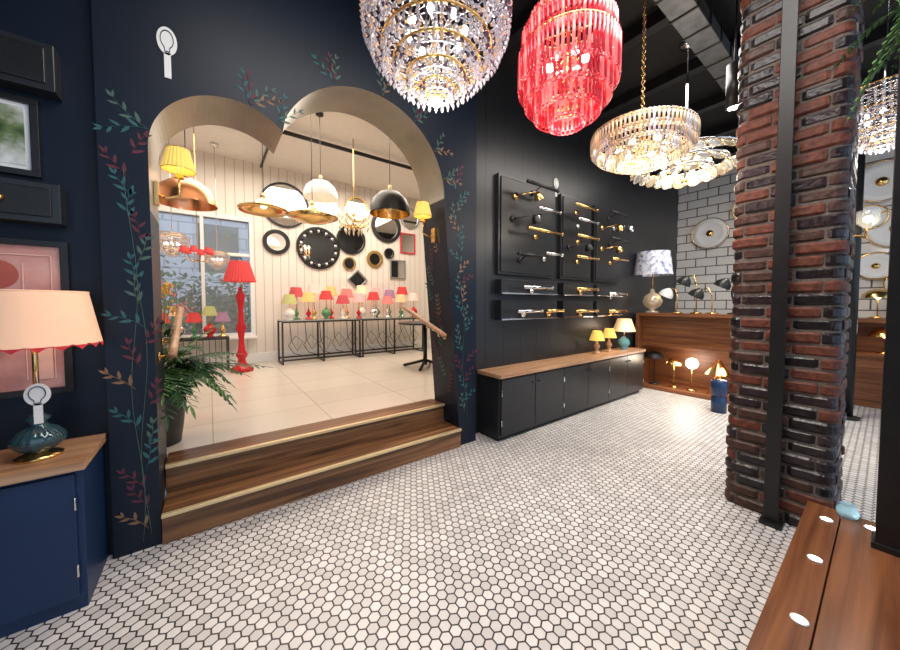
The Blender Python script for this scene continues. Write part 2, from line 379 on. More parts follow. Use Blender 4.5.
b.lathe([(.225,-.006),(.2225,.016)],(lx,ly,lz+.525),TRIMR,120,True,scal=20,samp=.02)
b.ring((lx,ly,lz+.79),.18,.004,SALM,32,4);b.sph((lx,ly,lz+.62),.03,BULB,10,6)
for i in range(3):
    a=2*pi*i/3;b.tube([(lx,ly,lz+.72),(lx+.18*math.cos(a),ly+.18*math.sin(a),lz+.785)],.002,BRASS,4)
T=Matrix.Translation((lx+.02,ly-.06,lz+.27))@Matrix.Rotation(pi/2,4,'X')@Matrix.Diagonal((.8,1,1,1))
tagface(b,T,.17)
b.tube([(lx,ly,lz+.42),(lx+.02,ly-.055,lz+.36)],.002,WHITE,4)
b.build('table_lamp')
def wall_drawer(x0,x1,z0,z1):
    b=MB();b.box(x0,x1,2.54,2.64,z0,z1,CHAR);b.box(x0+.03,x1-.03,2.53,2.545,z0+.03,z1-.03,BLACK);b.sph(((-.79),2.515,(z0+z1)/2),.018,BRASS,12,8)
    b.build('wall_drawer',.004)
wall_drawer(-1.25,-.60,2.52,2.75);wall_drawer(-1.25,-.60,1.86,2.06)
def artmat(name,cols,sc):
    m,nt,bb=newmat(name);tc=nt.nodes.new('ShaderNodeTexCoord');n=nt.nodes.new('ShaderNodeTexNoise');n.inputs['Scale'].default_value=sc;n.inputs['Detail'].default_value=4
    nt.links.new(tc.outputs['Object'],n.inputs['Vector']);r=nt.nodes.new('ShaderNodeValToRGB')
    cr=r.color_ramp;cr.elements[0].position=.3;cr.elements[1].position=.7;cr.elements[0].color=(*cols[0],1);cr.elements[1].color=(*cols[-1],1)
    for i,c in enumerate(cols[1:-1]):
        e=cr.elements.new(.3+.4*(i+1)/(len(cols)-1));e.color=(*c,1)
    nt.links.new(n.outputs['Fac'],r.inputs['Fac']);nt.links.new(r.outputs['Color'],bb.inputs['Base Color']);bb.inputs['Roughness'].default_value=.12
    return m
def picture(x0,x1,z0,z1,art,name='framed_picture',fw=.03,Y=2.64,mat=.0,deco=None):
    b=MB();y0=Y-.03
    b.box(x0,x1,y0,Y,z0,z0+fw,BLACK);b.box(x0,x1,y0,Y,z1-fw,z1,BLACK);b.box(x0,x0+fw,y0,Y,z0+fw,z1-fw,BLACK);b.box(x1-fw,x1,y0,Y,z0+fw,z1-fw,BLACK)
    b.box(x0+fw,x1-fw,Y-.015,Y,z0+fw,z1-fw,WHITE if mat else art)
    if mat:b.box(x0+fw+mat,x1-fw-mat,Y-.018,Y-.012,z0+fw+mat,z1-fw-mat,art)
    if deco: deco(b,Y-.019)
    b.build(name,.002)
picture(-1.4,-.68,2.10,2.49,artmat('garden_print',[(.03,.06,.02),(.14,.2,.08),(.5,.52,.45),(.75,.78,.76)],7),mat=.02)
PK=M('print_blush',(.80,.50,.42),.3);PR=M('print_rust_reflection',(.42,.10,.07),.3)
def deco(b,Y):  # lamp reflection painted as a flat shape among the print's pale lines
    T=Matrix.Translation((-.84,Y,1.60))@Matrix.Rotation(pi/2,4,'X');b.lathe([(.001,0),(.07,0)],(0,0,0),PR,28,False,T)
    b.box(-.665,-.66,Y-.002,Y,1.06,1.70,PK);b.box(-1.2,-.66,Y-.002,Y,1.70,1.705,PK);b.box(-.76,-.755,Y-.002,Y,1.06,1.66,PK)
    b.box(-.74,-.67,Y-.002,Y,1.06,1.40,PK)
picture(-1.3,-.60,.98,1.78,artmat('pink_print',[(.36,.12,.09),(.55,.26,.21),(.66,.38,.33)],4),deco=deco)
# ------------------------------------------------------------ panel displays
PX=((2.66,3.70),(3.84,4.58),(4.68,5.45))
for x0,x1 in PX:
    b=MB();b.box(x0,x1,2.67,2.717,1.80,2.94,CHAR);b.box(x0+.03,x1-.03,2.655,2.67,1.83,2.91,BLACK)
    for q in ((x0+.03,x1-.03,1.83,1.836),(x0+.03,x1-.03,2.904,2.91)): b.box(q[0],q[1],2.652,2.656,q[2],q[3],CHAR)
    b.build('display_board',.004)
    for z0,z1 in ((1.57,1.74),(1.27,1.50)):
        b=MB();b.box(x0,x1,2.62,2.717,z0,z1,CHAR);b.box(x0,x1,2.60,2.62,z0,z0+.018,CHROME)
        b.box(x0,x1,2.615,2.62,z1-.02,z1,BLACK);b.build('display_ledge',.003)
def piclight(x,z,L,m,out=.17,yb=2.655):
    b=MB();b.tube([(x,yb,z-.05),(x,yb-.018,z-.05)],.035,m,16)
    b.tube([(x,yb-.015,z-.05),(x,yb-.08,z-.02),(x,yb-out+.02,z+.01),(x,yb-out,z)],.007,m,8)
    b.tube([(x-L/2,yb-out,z-.01),(x+L/2,yb-out,z-.01)],.021,m,14)
    for sx in (-1,1): b.sph((x+sx*L/2,yb-out,z-.01),.023,m,10,6)
    b.build('picture_light')
for a in ((3.22,2.86,.55,BLACK),(3.35,2.60,.4,CHROME),(3.28,2.34,.62,BRASS),(4.15,2.78,.5,BRASS),(4.2,2.38,.5,BRASS),(4.2,2.10,.5,BRASS),(5.05,2.84,.45,BLACK),(5.1,2.45,.5,BLACK),(3.0,2.03,.4,BLACK),(4.2,2.60,.45,CHROME),(5.1,2.15,.45,BRASS),(3.45,2.08,.3,CHROME)): piclight(*a)
for a in ((3.15,1.66,.5,CHROME),(4.2,1.67,.5,BRASS),(3.0,1.38,.4,CHROME),(3.48,1.38,.3,BRASS),(4.2,1.37,.5,BRASS),(5.05,1.62,.5,CHROME),(5.05,1.36,.5,BRASS)): piclight(*a,out=.12,yb=2.60)
def wall_swing(x,z,m):
    b=MB();yb=2.655;b.tube([(x,yb,z),(x,yb-.02,z)],.04,m,18);b.tube([(x,yb-.02,z),(x+.02,yb-.1,z),(x+.16,yb-.16,z+.04)],.007,m,8)
    T=Matrix.Translation((x+.18,yb-.17,z+.03))@Matrix.Rotation(-.6,4,'Y')
    b.lathe([(.055,-.08),(.04,-.02),(.015,.01),(.001,.012)],(0,0,0),m,20,True,T);b.build('swing_arm_lamp')
for a in ((2.92,2.72,BRASS),(2.88,2.45,BLACK),(4.85,2.62,BRASS),(4.85,2.30,BRASS),(5.2,2.66,CHROME),(4.0,2.24,BLACK)): wall_swing(*a)
YEL=shadem('yellow_pleated_shade',(.85,.60,.14),.7);BEI=shadem('beige_shade',(.90,.58,.32),.7)
TURN=[(.001,0),(.06,0),(.062,.015),(.03,.03),(.02,.06),(.04,.09),(.045,.12),(.02,.16),(.012,.2)]
URN=[(.001,0),(.05,0),(.05,.015),(.03,.03),(.08,.08),(.09,.12),(.07,.17),(.03,.2),(.02,.22)]
lamp(4.60,2.56,.72,.34,TURN,WTOP,.105,.06,.14,YEL,24);lamp(4.95,2.56,.72,.36,TURN,WTOP,.105,.06,.14,YEL,24)
lamp(5.38,2.54,.72,.50,URN,M('aqua_glass',(.15,.42,.48),.05,alpha=.85),.17,.10,.2,BEI)
# wooden display unit
b=MB();X0,X1,Y0_,Y1_=6.05,6.55,.85,2.66
b.box(X0,X1,Y0_,Y1_,1.25,1.30,WBOX);b.box(X0,X1,Y0_,Y1_,.0,.06,WBOX);b.box(X0+.02,X1,Y0_,Y1_,.75,.79,WBOX)
b.box(X0,X1,Y0_,Y0_+.05,.06,1.25,WBOX);b.box(X0,X1,Y1_-.05,Y1_,.06,1.25,WBOX);b.box(X1-.03,X1,Y0_,Y1_,.06,1.25,WBOX);b.box(X0+.15,X0+.17,Y0_+.05,Y1_-.05,.79,1.25,WBOX)
b.build('display_unit',.004)
def mushroom(x,y,z,h,r,m,lit=True):
    b=MB();b.lathe([(.001,0),(r*.55,0),(r*.55,.015),(.015,.03)],(x,y,z),m,24);b.tube([(x,y,z+.02),(x,y,z+h-.03)],.008,m,8)
    b.lathe([(r,0),(r*.92,r*.35),(r*.6,r*.68),(.02,r*.8)],(x,y,z+h-r*.8),m,28);b.sph((x,y,z+h-r*.7),.03,BULB if lit else WHITE,12,8);b.build('mushroom_lamp')
mushroom(6.25,2.42,.06,.58,.15,BLACK);mushroom(6.25,2.12,.06,.48,.12,BRASS,True)
b=MB();b.lathe([(.001,0),(.07,0),(.07,.015),(.02,.03)],(6.22,1.86,.06),BRASS,20);b.tube([(6.22,1.86,.08),(6.22,1.86,.42)],.007,BRASS,8);b.sph((6.22,1.86,.5),.085,CBULB,20,12);b.build('globe_lamp')
b=MB()
for i in range(3):
    a=2*pi*i/3;b.tube([(6.25,1.53,.42),(6.25+.13*math.cos(a),1.53+.13*math.sin(a),.06)],.008,BRASS,6)
b.lathe([(.17,0),(.02,.22)],(6.25,1.53,.38),BRASS,28);b.sph((6.25,1.53,.42),.03,BULB,10,6);b.build('tripod_lamp')
DELFT=artmat('blue_white_shade',[(.05,.09,.30),(.65,.68,.78),(.80,.80,.84)],16)
lamp(6.25,2.48,1.30,1.06,[(.001,0),(.10,0),(.10,.03),(.03,.05),(.12,.12),(.16,.2),(.12,.3),(.04,.36),(.03,.42)],SMOKE,.30,.25,.40,DELFT,bulb=True)
def desk_lamp(x,y,z,h,hm,dy,bm_=BRASS):
    b=MB();b.lathe([(.001,0),(.08,0),(.08,.02),(.012,.03)],(x,y,z),bm_,24)
    b.tube([(x,y,z+.02),(x,y,z+h*.7),(x,y+dy*.3,z+h),(x,y+dy,z+h*.95)],.009,bm_,8)
    T=Matrix.Translation((x,y+dy,z+h*.95))@Matrix.Rotation(.5*(1 if dy>0 else -1),4,'X')
    b.lathe([(.11,-.12),(.10,-.06),(.06,-.01),(.02,.02),(.001,.025)],(0,0,0),hm,28,True,T);b.sph((0,0,-.06),.03,BULB,10,6,1,T)
    b.build('desk_lamp')
desk_lamp(6.25,2.1,1.30,.42,WHITE,.12);desk_lamp(6.3,1.85,1.30,.62,BLACK,.14);desk_lamp(6.2,1.62,1.30,.40,BLACK,.16);desk_lamp(6.3,1.38,1.30,.55,BLACK,.1,BLACK)
b=MB();b.lathe([(.001,0),(.09,0),(.09,.02),(.001,.02)],(6.25,1.1,1.30),BLACK,20);b.ring((6.25,1.1,1.62),.3,.012,BLACK,32,6,None,'yz');b.sph((6.25,1.1,1.92),.05,BULB,12,8);b.build('ring_lamp')
b=MB();NV=M('navy_ceramic',(.015,.04,.11),.25);b.lathe([(.001,0),(.085,0),(.085,.20),(.075,.21),(.075,.23),(.09,.24),(.09,.42),(.08,.43),(.001,.43)],(5.5,1.33,0),NV,28);b.build('ceramic_stool')
def plate(y,z,r,m=WHITE,x=8.0):
    b=MB();T=Matrix.Translation((x,y,z))@Matrix.Rotation(-pi/2,4,'Y')
    b.lathe([(.001,.0),(r*.55,.0),(r*.65,.03),(r,.06),(r*1.0,.07),(r*.64,.045),(r*.5,.035),(.001,.035)],(0,0,0),m,36,True,T)
    b.lathe([(.001,.04),(r*.22,.04),(r*.18,.06),(.001,.07)],(0,0,0),BRASS,20,True,T);b.ring((0,0,.06),r*.97,.012,BRASS,32,5,T);b.build('decorative_plate')
for q in ((2.15,2.85,.30),(1.55,3.2,.26),(1.5,2.5,.24),(.12,3.25,.3),(-.02,2.55,.28),(.14,2.02,.2),(.22,2.75,.18),(-.1,1.75,.16)): plate(*q)
b=MB();b.box(7.45,7.99,-1.2,.42,0,.72,WBOX);b.box(7.43,7.99,-1.24,.46,1.2,1.25,WBOX);b.box(7.43,7.99,-1.22,.44,.70,.75,WBOX)
b.box(7.94,7.99,-1.2,.42,.75,1.2,WBOX)
for y in (-1.2,-.4,.37): b.box(7.45,7.99,y,y+.05,.75,1.2,WBOX)
for k in range(3): b.box(7.43,7.45,-1.15+k*.53,-.66+k*.53,.1,.66,WBOX)
b.build('sideboard',.004)
mushroom(7.7,.1,1.25,.42,.16,BRASS);mushroom(7.65,.02,.75,.36,.15,BRASS)
# ------------------------------------------------------------ brick column
BR=[M('brick_dark',(.014,.010,.012),.3,var=.5,scale=30,bump=.6),M('brick_red',(.115,.031,.016),.6,var=.45,scale=30,bump=.6),M('brick_brown',(.055,.023,.016),.5,var=.45,scale=30,bump=.6),M('brick_plum',(.026,.015,.018),.3,var=.5,scale=30,bump=.6)]
MORT=M('mortar',(.13,.11,.095),.9,var=.2,scale=60,bump=.5)
def column():
    b=MB();cx,cy,hw,cr=3.30,.425,.268,.065
    st=hw-cr
    per=8*st+2*pi*cr
    def pt(s,off):
        s%=per
        for k in range(4):
            a0=k*pi/2;n=Vector((math.cos(a0),math.sin(a0)));t=Vector((-n.y,n.x))
            if s<2*st:
                p=n*(hw+off)+t*(-st+s);return Vector((cx+p.x,cy+p.y))
            s-=2*st
            if s<pi*cr/2:
                an=a0+s/cr;c=n*st+t*st;p=c+Vector((math.cos(an),math.sin(an)))*(cr+off);return Vector((cx+p.x,cy+p.y))
            s-=pi*cr/2
        return pt(0,off)
    h=.080;n=8;bl=per/n;g=.011
    z=0;row=0
    while z<CZ-.001:
        zt=min(z+h,CZ)
        for i in range(n):
            s0=i*bl+(row%2)*bl/2+g/2;s1=s0+bl-g;k=12
            m=random.choices(BR,[.32,.32,.2,.16])[0];ex=random.uniform(-.007,.007)
            prof=[(-.03,z+g/2),(-.011+ex,z+g/2),(ex,z+g/2+.013),(ex,zt-g/2-.013),(-.011+ex,zt-g/2),(-.03,zt-g/2)]
            vs=[];fs=[]
            for j in range(k+1):
                s=s0+(s1-s0)*j/k;e=-.006 if j in(0,k) else 0
                for o,zz in prof:
                    p=pt(s,o+e);vs.append((p.x,p.y,zz))
            q=len(prof)
            for j in range(k):
                for l in range(q-1): fs.append((j*q+l,j*q+l+1,(j+1)*q+l+1,(j+1)*q+l))
            fs.append(tuple(range(q)));fs.append(tuple(k*q+l for l in range(q))[::-1])
            b.add(vs,fs,m)
        z+=h;row+=1
    k=64;vs=[];fs=[]
    for j in range(k):
        p=pt(per*j/k,-.012);vs.append((p.x,p.y,0));vs.append((p.x,p.y,CZ))
    for j in range(k):
        j2=(j+1)%k;fs.append((2*j,2*j2,2*j2+1,2*j+1))
    b.add(vs,fs,MORT);b.build('brick_column')
column()
b=MB();b.box(2.96,3.015,.40,.45,.02,CZ,BLACK);b.box(2.90,3.015,.365,.475,0,.02,BLACK);b.box(2.95,2.96,.388,.462,.02,CZ,BLACK);b.build('steel_post',.003)
b=MB();b.tube([(6.5,.28,0),(6.5,.28,CZ)],.05,BLACK,16);b.lathe([(.001,0),(.11,0),(.11,.03),(.055,.04)],(6.5,.28,0),BLACK,20);b.ring((6.5,.28,2.3),.06,.015,BRASS,16,5)
b.tube([(6.5,.28,2.3),(6.3,.2,2.25),(6.25,.18,2.35)],.012,BRASS,8);b.lathe([(.03,0),(.09,.06),(.09,.2)],(6.25,.18,2.35),CLEAR,24);b.sph((6.25,.18,2.45),.04,BULB,12,8);b.build('steel_pole')
b=MB();b.tube([(3.62,.84,3.12),(3.62,.84,3.48)],.055,BLACK,20);b.tube([(3.62,.84,3.48),(3.62,.84,CZ)],.008,BLACK,6);b.tube([(3.62,.84,3.118),(3.62,.84,3.122)],.04,CBULB,16);b.build('cylinder_pendant_light')
# ------------------------------------------------------------ platform
b=MB();b.box(.2,2.8,-1.6,.25,0,.26,BLACK)
y=.25
for i,wd in enumerate((.13,.25,.25,.25,.25,.25,.25)):
    b.box(.2,2.8,y-wd+.004,y,.26,.30,WPLAT);y-=wd
b.build('window_platform',.003)
UP=M('uplight_lens',(1,1,1),.3,em=(1,.90,.75),es=30)
b=MB()
for x,y in ((1.70,.16),(2.17,.165),(2.62,.165),(2.70,.02)):
    b.lathe([(.020,.0),(.025,.0),(.025,.006),(.020,.006)],(x,y,.30),WHITE,20);b.lathe([(.001,.005),(.020,.005)],(x,y,.30),UP,16)
b.build('recessed_uplights')
b=MB();b.lathe([(.001,0),(.03,0),(.04,.015),(.042,.04),(.028,.06),(.032,.07)],(2.75,.10,.30),M('pale_blue_glass',(.35,.65,.78),.05,alpha=.7,em=(.5,.8,1),es=.1),24);b.build('glass_votive')
b=MB();b.box(2.50,2.60,-.14,.008,.30,CZ,BLACK);b.box(2.49,2.61,-.15,.018,.30,.33,BLACK);b.build('window_post',.003)
def frond(b,base,d,L,droop,ll,n,w,m,rach=.004):
    base=Vector(base);d=Vector(d).normalized();pts=[]
    for i in range(n+1):
        t=i/n;pts.append(base+d*L*t+Vector((0,0,-droop*t*t)))
    b.tube(pts,[rach*(1-.7*i/n) for i in range(n+1)],m,5)
    for i in range(2,n+1):
        t=(pts[i]-pts[i-1]).normalized();s=t.cross(Vector((0,0,1)))
        if s.length<.1:s=Vector((1,0,0))
        s.normalize();f=math.sin(pi*(.15+.8*i/n))**.5
        for sd in (-1,1):
            dd=(t*.8+s*sd+Vector((0,0,-.25+random.uniform(-.15,.15)))).normalized()
            b.leaf(pts[i],dd,(0,0,1),ll*f*random.uniform(.85,1.1),w,m)
    b.leaf(pts[-1],t,(0,0,1),ll*.8,w,m)
b=MB()
for i in range(190):
    base=(random.uniform(2.40,2.75),random.uniform(-.34,.03),random.uniform(2.66,3.15));a=random.uniform(0,2*pi)
    frond(b,base,(math.cos(a)*.7,math.sin(a)*.6,random.uniform(-.9,.4)),random.uniform(.10,.2),random.uniform(.05,.2),.05,9,.015,random.choice([FERN,FERN,PALM2]),.002)
b.tube([(2.70,-.1,2.9),(2.70,-.1,CZ)],.006,BLACK,6);b.lathe([(.001,-.12),(.08,-.10),(.1,0),(.1,.05),(.001,.04)],(2.72,-.1,2.9),BLACK,20)
b.build('hanging_fern')
b=MB();px,py=-.33,3.30
b.lathe([(.001,0),(.13,0),(.15,.15),(.17,.38),(.16,.40),(.14,.36),(.001,.35)],(px,py,.38),M('dark_pot',(.03,.028,.025),.5),28)
for i in range(34):
    a=random.uniform(-1.5,.9);L=random.uniform(.42,.76);b0=(px+random.uniform(-.04,.06),py+random.uniform(-.05,.05),.74)
    hh=random.uniform(.05,.8)
    b.tube([b0,(b0[0],b0[1],b0[2]+hh*.3)],.006,PALM,5)
    frond(b,(b0[0],b0[1],b0[2]+hh*.3),(math.cos(a)*.9,math.sin(a)*.9,random.uniform(.2,1.9)),L,random.uniform(.15,.5),.15,14,.024,random.choice([PALM,PALM2]))
b.build('potted_palm')
b=MB()
DF=[M('dried_yellow',(.7,.45,.08),.8),M('dried_pink',(.6,.22,.22),.8)]
for i in range(9):
    x=-.38+random.uniform(-.02,.1);y=3.68+random.uniform(-.05,.05);top=(x+random.uniform(-.02,.18),y+random.uniform(-.1,.1),random.uniform(1.35,1.6))
    b.tube([(x,y,.70),((x+top[0])/2,y,1.1),top],.003,PALM2,5)
    for k in range(14): b.octa((top[0]+random.gauss(0,.02),top[1]+random.gauss(0,.02),top[2]+random.gauss(0,.03)),.012,.015,DF[i%2])
b.lathe([(.001,0),(.08,0),(.11,.12),(.08,.28),(.05,.34),(.055,.36)],(-.36,3.68,.38),CHAR,24)
b.build('dried_flower_vase')
# ------------------------------------------------------------ chandeliers
def pl(x,y,z,e,c=(1,.85,.65),r=.08):
    l=bpy.data.lights.new('lamp_light','POINT');l.energy=e;l.color=c;l.shadow_soft_size=r;o=bpy.data.objects.new('lamp_light',l);o.location=(x,y,z);bpy.context.scene.collection.objects.link(o)
def crystal_chandelier(x,y,z,s=1,light=40,cz=CZ,beads=.034):
    b=MB()
    tiers=[(.32,.66,.54),(.405,.58,.36),(.365,.40,.27),(.30,.29,.19),(.235,.21,.12),(.16,.14,.06),(.09,.08,.02)]
    for R,zt,zb in tiers:
        R*=s;b.ring((x,y,z+zt*s),R+.006,.008*min(1,s+.2),BRASS if R<.3 else CHROME,48,5);b.ring((x,y,z+(zt-.05)*s),R*1.0,.004,CHROME,48,4)
        n=int(2*pi*R/beads);st=.030*s;k=max(2,int((zt-zb)*s/st))
        for i in range(n):
            a=2*pi*i/n+R*7
            for j in range(k):
                rr=R*(1+.02*math.sin(pi*j/k));zz=z+zt*s-.01-j*st
                m=CRYS if random.random()<.58 else (CRYS2 if random.random()<.62 else CRYS3)
                b.octa((x+rr*math.cos(a),y+rr*math.sin(a),zz),.0135*s,.015*s,m)
            b.octa((x+R*math.cos(a),y+R*math.sin(a),z+zb*s-.008),.011*s,.022*s,CRYS)
            b.octa((x+R*.93*math.cos(a),y+R*.93*math.sin(a),z+zb*s+.02),.013*s,.013*s,CRYS3 if i%3==0 else CRYS)
    for R,zt,zb in tiers[:-1]:
        n=10
        for i in range(n):
            a=2*pi*i/n;b.tube([(x,y,z+zt*s),(x+R*s*math.cos(a),y+R*s*math.sin(a),z+zt*s)],.003,CHROME,4)
    for i in range(8):
        a=2*pi*i/8;b.sph((x+.16*s*math.cos(a),y+.16*s*math.sin(a),z+.38*s),.022*s,CBULB,10,6)
    b.sph((x,y,z+.0*s),.03*s,CRYS,12,8)
    b.tube([(x,y,z+.1*s),(x,y,cz)],.006,CHROME,6);b.lathe([(.001,0),(.06,0),(.05,-.04),(.001,-.05)],(x,y,cz),CHROME,20)
    b.build('crystal_chandelier')
    if light:pl(x,y,z-.12,light,(1,.91,.80),.12)
def tube_chandelier(x,y,z,tiers,mats,name,tr,light,col,hang=BRASS,step=.034,sx=1):
    b=MB()
    for R,zt,zb in tiers:
        T0=Matrix.Translation((x,y,z+zt))@Matrix.Diagonal((sx,1,1,1));b.ring((0,0,0),R,.008,hang,48,5,T0)
        n=int(2*pi*R*(1+sx)/2/step)
        for i in range(n):
            a=2*pi*i/n;cx,cy=x+sx*R*math.cos(a),y+R*math.sin(a);m=random.choice(mats)
            b.tube([(cx,cy,z+zt),(cx,cy,z+zb+.03)],tr,m,6,caps=True)
            T=Matrix.Translation((cx,cy,z+zb+.018))@Matrix.Rotation(a,4,'Z')
            b.ring((0,0,0),tr*1.6,tr*.5,m,8,4,T,'yz')
            b.ring((0,0,(zt-zb)*.8),tr*1.9,tr*.5,m,8,4,T,'yz')
        for i in range(6):
            a=2*pi*i/6;b.tube([(x,y,z+zt),(x+sx*R*math.cos(a),y+R*math.sin(a),z+zt)],.004,hang,4)
    for i in range(6):
        a=2*pi*i/6;R=tiers[0][0]*.45;b.sph((x+R*math.cos(a),y+R*math.sin(a),z+tiers[0][1]*.6),.026,CBULB,10,6)
    b.tube([(x,y,z+.1),(x,y,z+tiers[0][1])],.01,hang,6)
    zz=z+tiers[0][1];i=0
    while zz<CZ-.05:
        b.ring((x,y,zz+.02),.014,.0035,hang,8,4,None,'xz' if i%2 else 'yz');zz+=.03;i+=1
    b.lathe([(.001,0),(.075,0),(.07,-.03),(.001,-.06)],(x,y,CZ),hang,24)
    b.build(name);pl(x,y,z-.1,light,col,.1)
crystal_chandelier(.965,1.42,2.49,.9,20)
tube_chandelier(1.87,1.27,2.58,[(.24,.68,.54),(.28,.60,.42),(.30,.47,.24),(.26,.33,.15),(.20,.22,.07),(.11,.13,.01)],[REDG,REDG,REDGHI],'red_glass_chandelier',.010,12,(1,.5,.45),BRASS,.028)
tube_chandelier(2.93,1.27,2.61,[(.375,.24,.12),(.335,.18,.075),(.265,.13,.035),(.18,.09,.0)],[SMOKE,SMOKE,CRYS,CRYS3],'oval_glass_chandelier',.010,12,(1,.86,.65),BRASS,.032,1.12)
b=MB();x,y,z=3.98,1.30,2.72
for R,zt,zb,n in ((.46,.22,.12,24),(.35,.16,.06,18),(.23,.11,.01,12)):
    b.ring((x,y,z+zt),R,.010,CHROME,48,6)
    for i in range(n):
        a=2*pi*i/n;T=Matrix.Translation((x+R*math.cos(a),y+R*math.sin(a),z+(zt+zb)/2))@Matrix.Rotation(a,4,'Z')@Matrix.Rotation(.95,4,'Y')
        b.lathe([(.001,.0),(.058,.0),(.064,.006),(.04,.010),(.001,.012)],(0,0,0),(CLEAR,SMOKE,CLEAR)[i%3],18,True,T)
        b.ring((0,0,.006),.062,.003,BRASS,16,4,T)
for i in range(8):
    a=2*pi*i/8;b.tube([(x,y,z+.32),(x+.45*math.cos(a),y+.45*math.sin(a),z+.22)],.005,CHROME,5);b.sph((x+.2*math.cos(a),y+.2*math.sin(a),z+.15),.022,CBULB,10,6)
b.sph((x,y,z-.0),.03,BRASS,12,8)
b.tube([(x,y,z),(x,y,CZ)],.01,CHROME,8);b.lathe([(.001,0),(.08,0),(.07,-.03),(.001,-.05)],(x,y,CZ),CHROME,20);b.build('glass_disc_chandelier');pl(x,y,z-.12,12,(1,.88,.72),.1)
crystal_chandelier(4.6,.08,2.75,.75,14)
b=MB()
for i in range(11): b.box(-2.4+i*.95,-2.30+i*.95,-3,2.6,3.98,CZ,BLACK)
b.build('ceiling_beams')
b=MB();b.box(1.4,7.9,.97,1.16,3.80,3.92,STEEL)
for i in range(22): b.box(1.4+i*.29,1.42+i*.29,.96,1.17,3.79,3.93,BLACK)
b.build('ventilation_duct',.004)
TRK=[2.0,2.6,4.5,5.6,6.7]
for x in TRK:
    b=MB();b.box(x-.12,x+.12,.58,.62,4.02,CZ,BLACK);b.tube([(x,.60,4.02),(x,.60,3.84)],.01,BLACK,8);b.tube([(x,.58,3.86),(x,.70,3.70)],.04,BLACK,14);b.tube([(x,.699,3.702),(x,.701,3.698)],.034,CBULB,14);b.build('track_light')
# ------------------------------------------------------------ upper room contents
def pendant(x,y,z,prof,m,name,inner=None,top=4.0,lit=True,cord=BLACK):
    b=MB();b.lathe(prof,(x,y,z),m,36)
    if inner:b.lathe([(r*.97,h-.006) for r,h in prof],(x,y,z),inner,36)
    zt=max(p[1] for p in prof);b.tube([(x,y,z+zt-.02),(x,y,z+zt+.06)],.02,BRASS,10);b.tube([(x,y,z+zt),(x,y,top)],.004,cord,6)
    b.lathe([(.001,0),(.05,0),(.05,-.03),(.001,-.035)],(x,y,top),cord,16)
    if lit:b.sph((x,y,z+zt*.45),.035,BULB,12,8)
    b.build(name)
dome=lambda r,h:[(r,0),(r*.97,h*.3),(r*.82,h*.62),(r*.5,h*.88),(.03,h)]
pendant(-.15,4.0,2.40,dome(.24,.24),COPPER,'copper_pendant_light')
pendant(.55,4.5,2.56,[(.27,.03),(.26,0),(.20,.03),(.11,.07),(.09,.12),(.03,.16)],BRASS,'brass_disc_pendant_light')
pendant(1.24,4.6,2.88,dome(.22,.24),WHITE,'white_pendant_light')
pendant(1.03,4.2,2.46,[(.001,-.04),(.18,0),(.30,.05),(.18,.09),(.06,.14),(.03,.18)],BRASS,'brass_disc_pendant_light',lit=False)
pendant(1.94,3.95,2.64,dome(.26,.31),BLACK,'black_pendant_light',inner=BRASS)
b=MB();x,y,z=1.84,5.0,2.72
for i in range(10):
    a=2*pi*i/10;c,s=math.cos(a),math.sin(a)
    b.tube([(x,y,z),(x+.1*c,y+.1*s,z-.08),(x+.22*c,y+.22*s,z-.02),(x+.22*c,y+.22*s,z+.06)],.009,BRASS,6);b.tube([(x+.22*c,y+.22*s,z+.06),(x+.22*c,y+.22*s,z+.13)],.01,WHITE,6);b.sph((x+.22*c,y+.22*s,z+.16),.014,BULB,8,6,1.4)
    b.octa((x+.22*c,y+.22*s,z-.08),.018,.05,SMOKE);b.octa((x+.12*c,y+.12*s,z-.14),.018,.05,SMOKE);b.tube([(x,y,z+.25),(x+.1*c,y+.1*s,z+.15),(x+.2*c,y+.2*s,z+.05)],.004,SMOKE,4)
b.tube([(x,y,z-.08),(x,y,4.0)],.008,BRASS,6);b.sph((x,y,z-.08),.045,BRASS,12,8);b.sph((x,y,z+.12),.035,BRASS,12,8);b.build('brass_chandelier')
def sconce(x,xw,y):
    b=MB();sg=1 if xw>x else -1
    b.box(min(xw,xw-sg*.02),max(xw,xw-sg*.02),y-.03,y+.03,2.08,2.22,BRASS)
    b.tube([(xw-sg*.01,y,2.15),(xw-sg*.06,y,2.13),(x,y,2.16),(x,y,2.34)],.007,BRASS,8);b.lathe([(.03,0),(.02,.02)],(x,y,2.27),BRASS,12)
    b.lathe([(.09,0),(.058,.135)],(x,y,2.32),YEL,48,False,pleat=24,amp=.03);b.ring((x,y,2.32),.09,.003,BRASS,24,4);b.ring((x,y,2.455),.058,.003,BRASS,24,4);b.sph((x,y,2.38),.022,BULB,8,6);b.build('sconce_light')
sconce(-.14,-.262,2.78);sconce(1.72,1.86,2.78)
def rmirror(x,z,r,m,fw=.035,name='round_mirror'):
    b=MB();T=Matrix.Translation((x,6.9,z))@Matrix.Rotation(pi/2,4,'X')
    b.lathe([(.001,.02),(r-fw,.02)],(0,0,0),MIRROR,40,False,T);b.lathe([(r-fw,.015),(r-fw,.04),(r,.04),(r,0)],(0,0,0),m,40,False,T);b.build(name)
GOLDF=M('gold_frame',(.65,.42,.15),.35,.9);REDF=M('red_frame',(.55,.04,.05),.4);SILF=M('silver_frame',(.5,.5,.5),.3,.9)
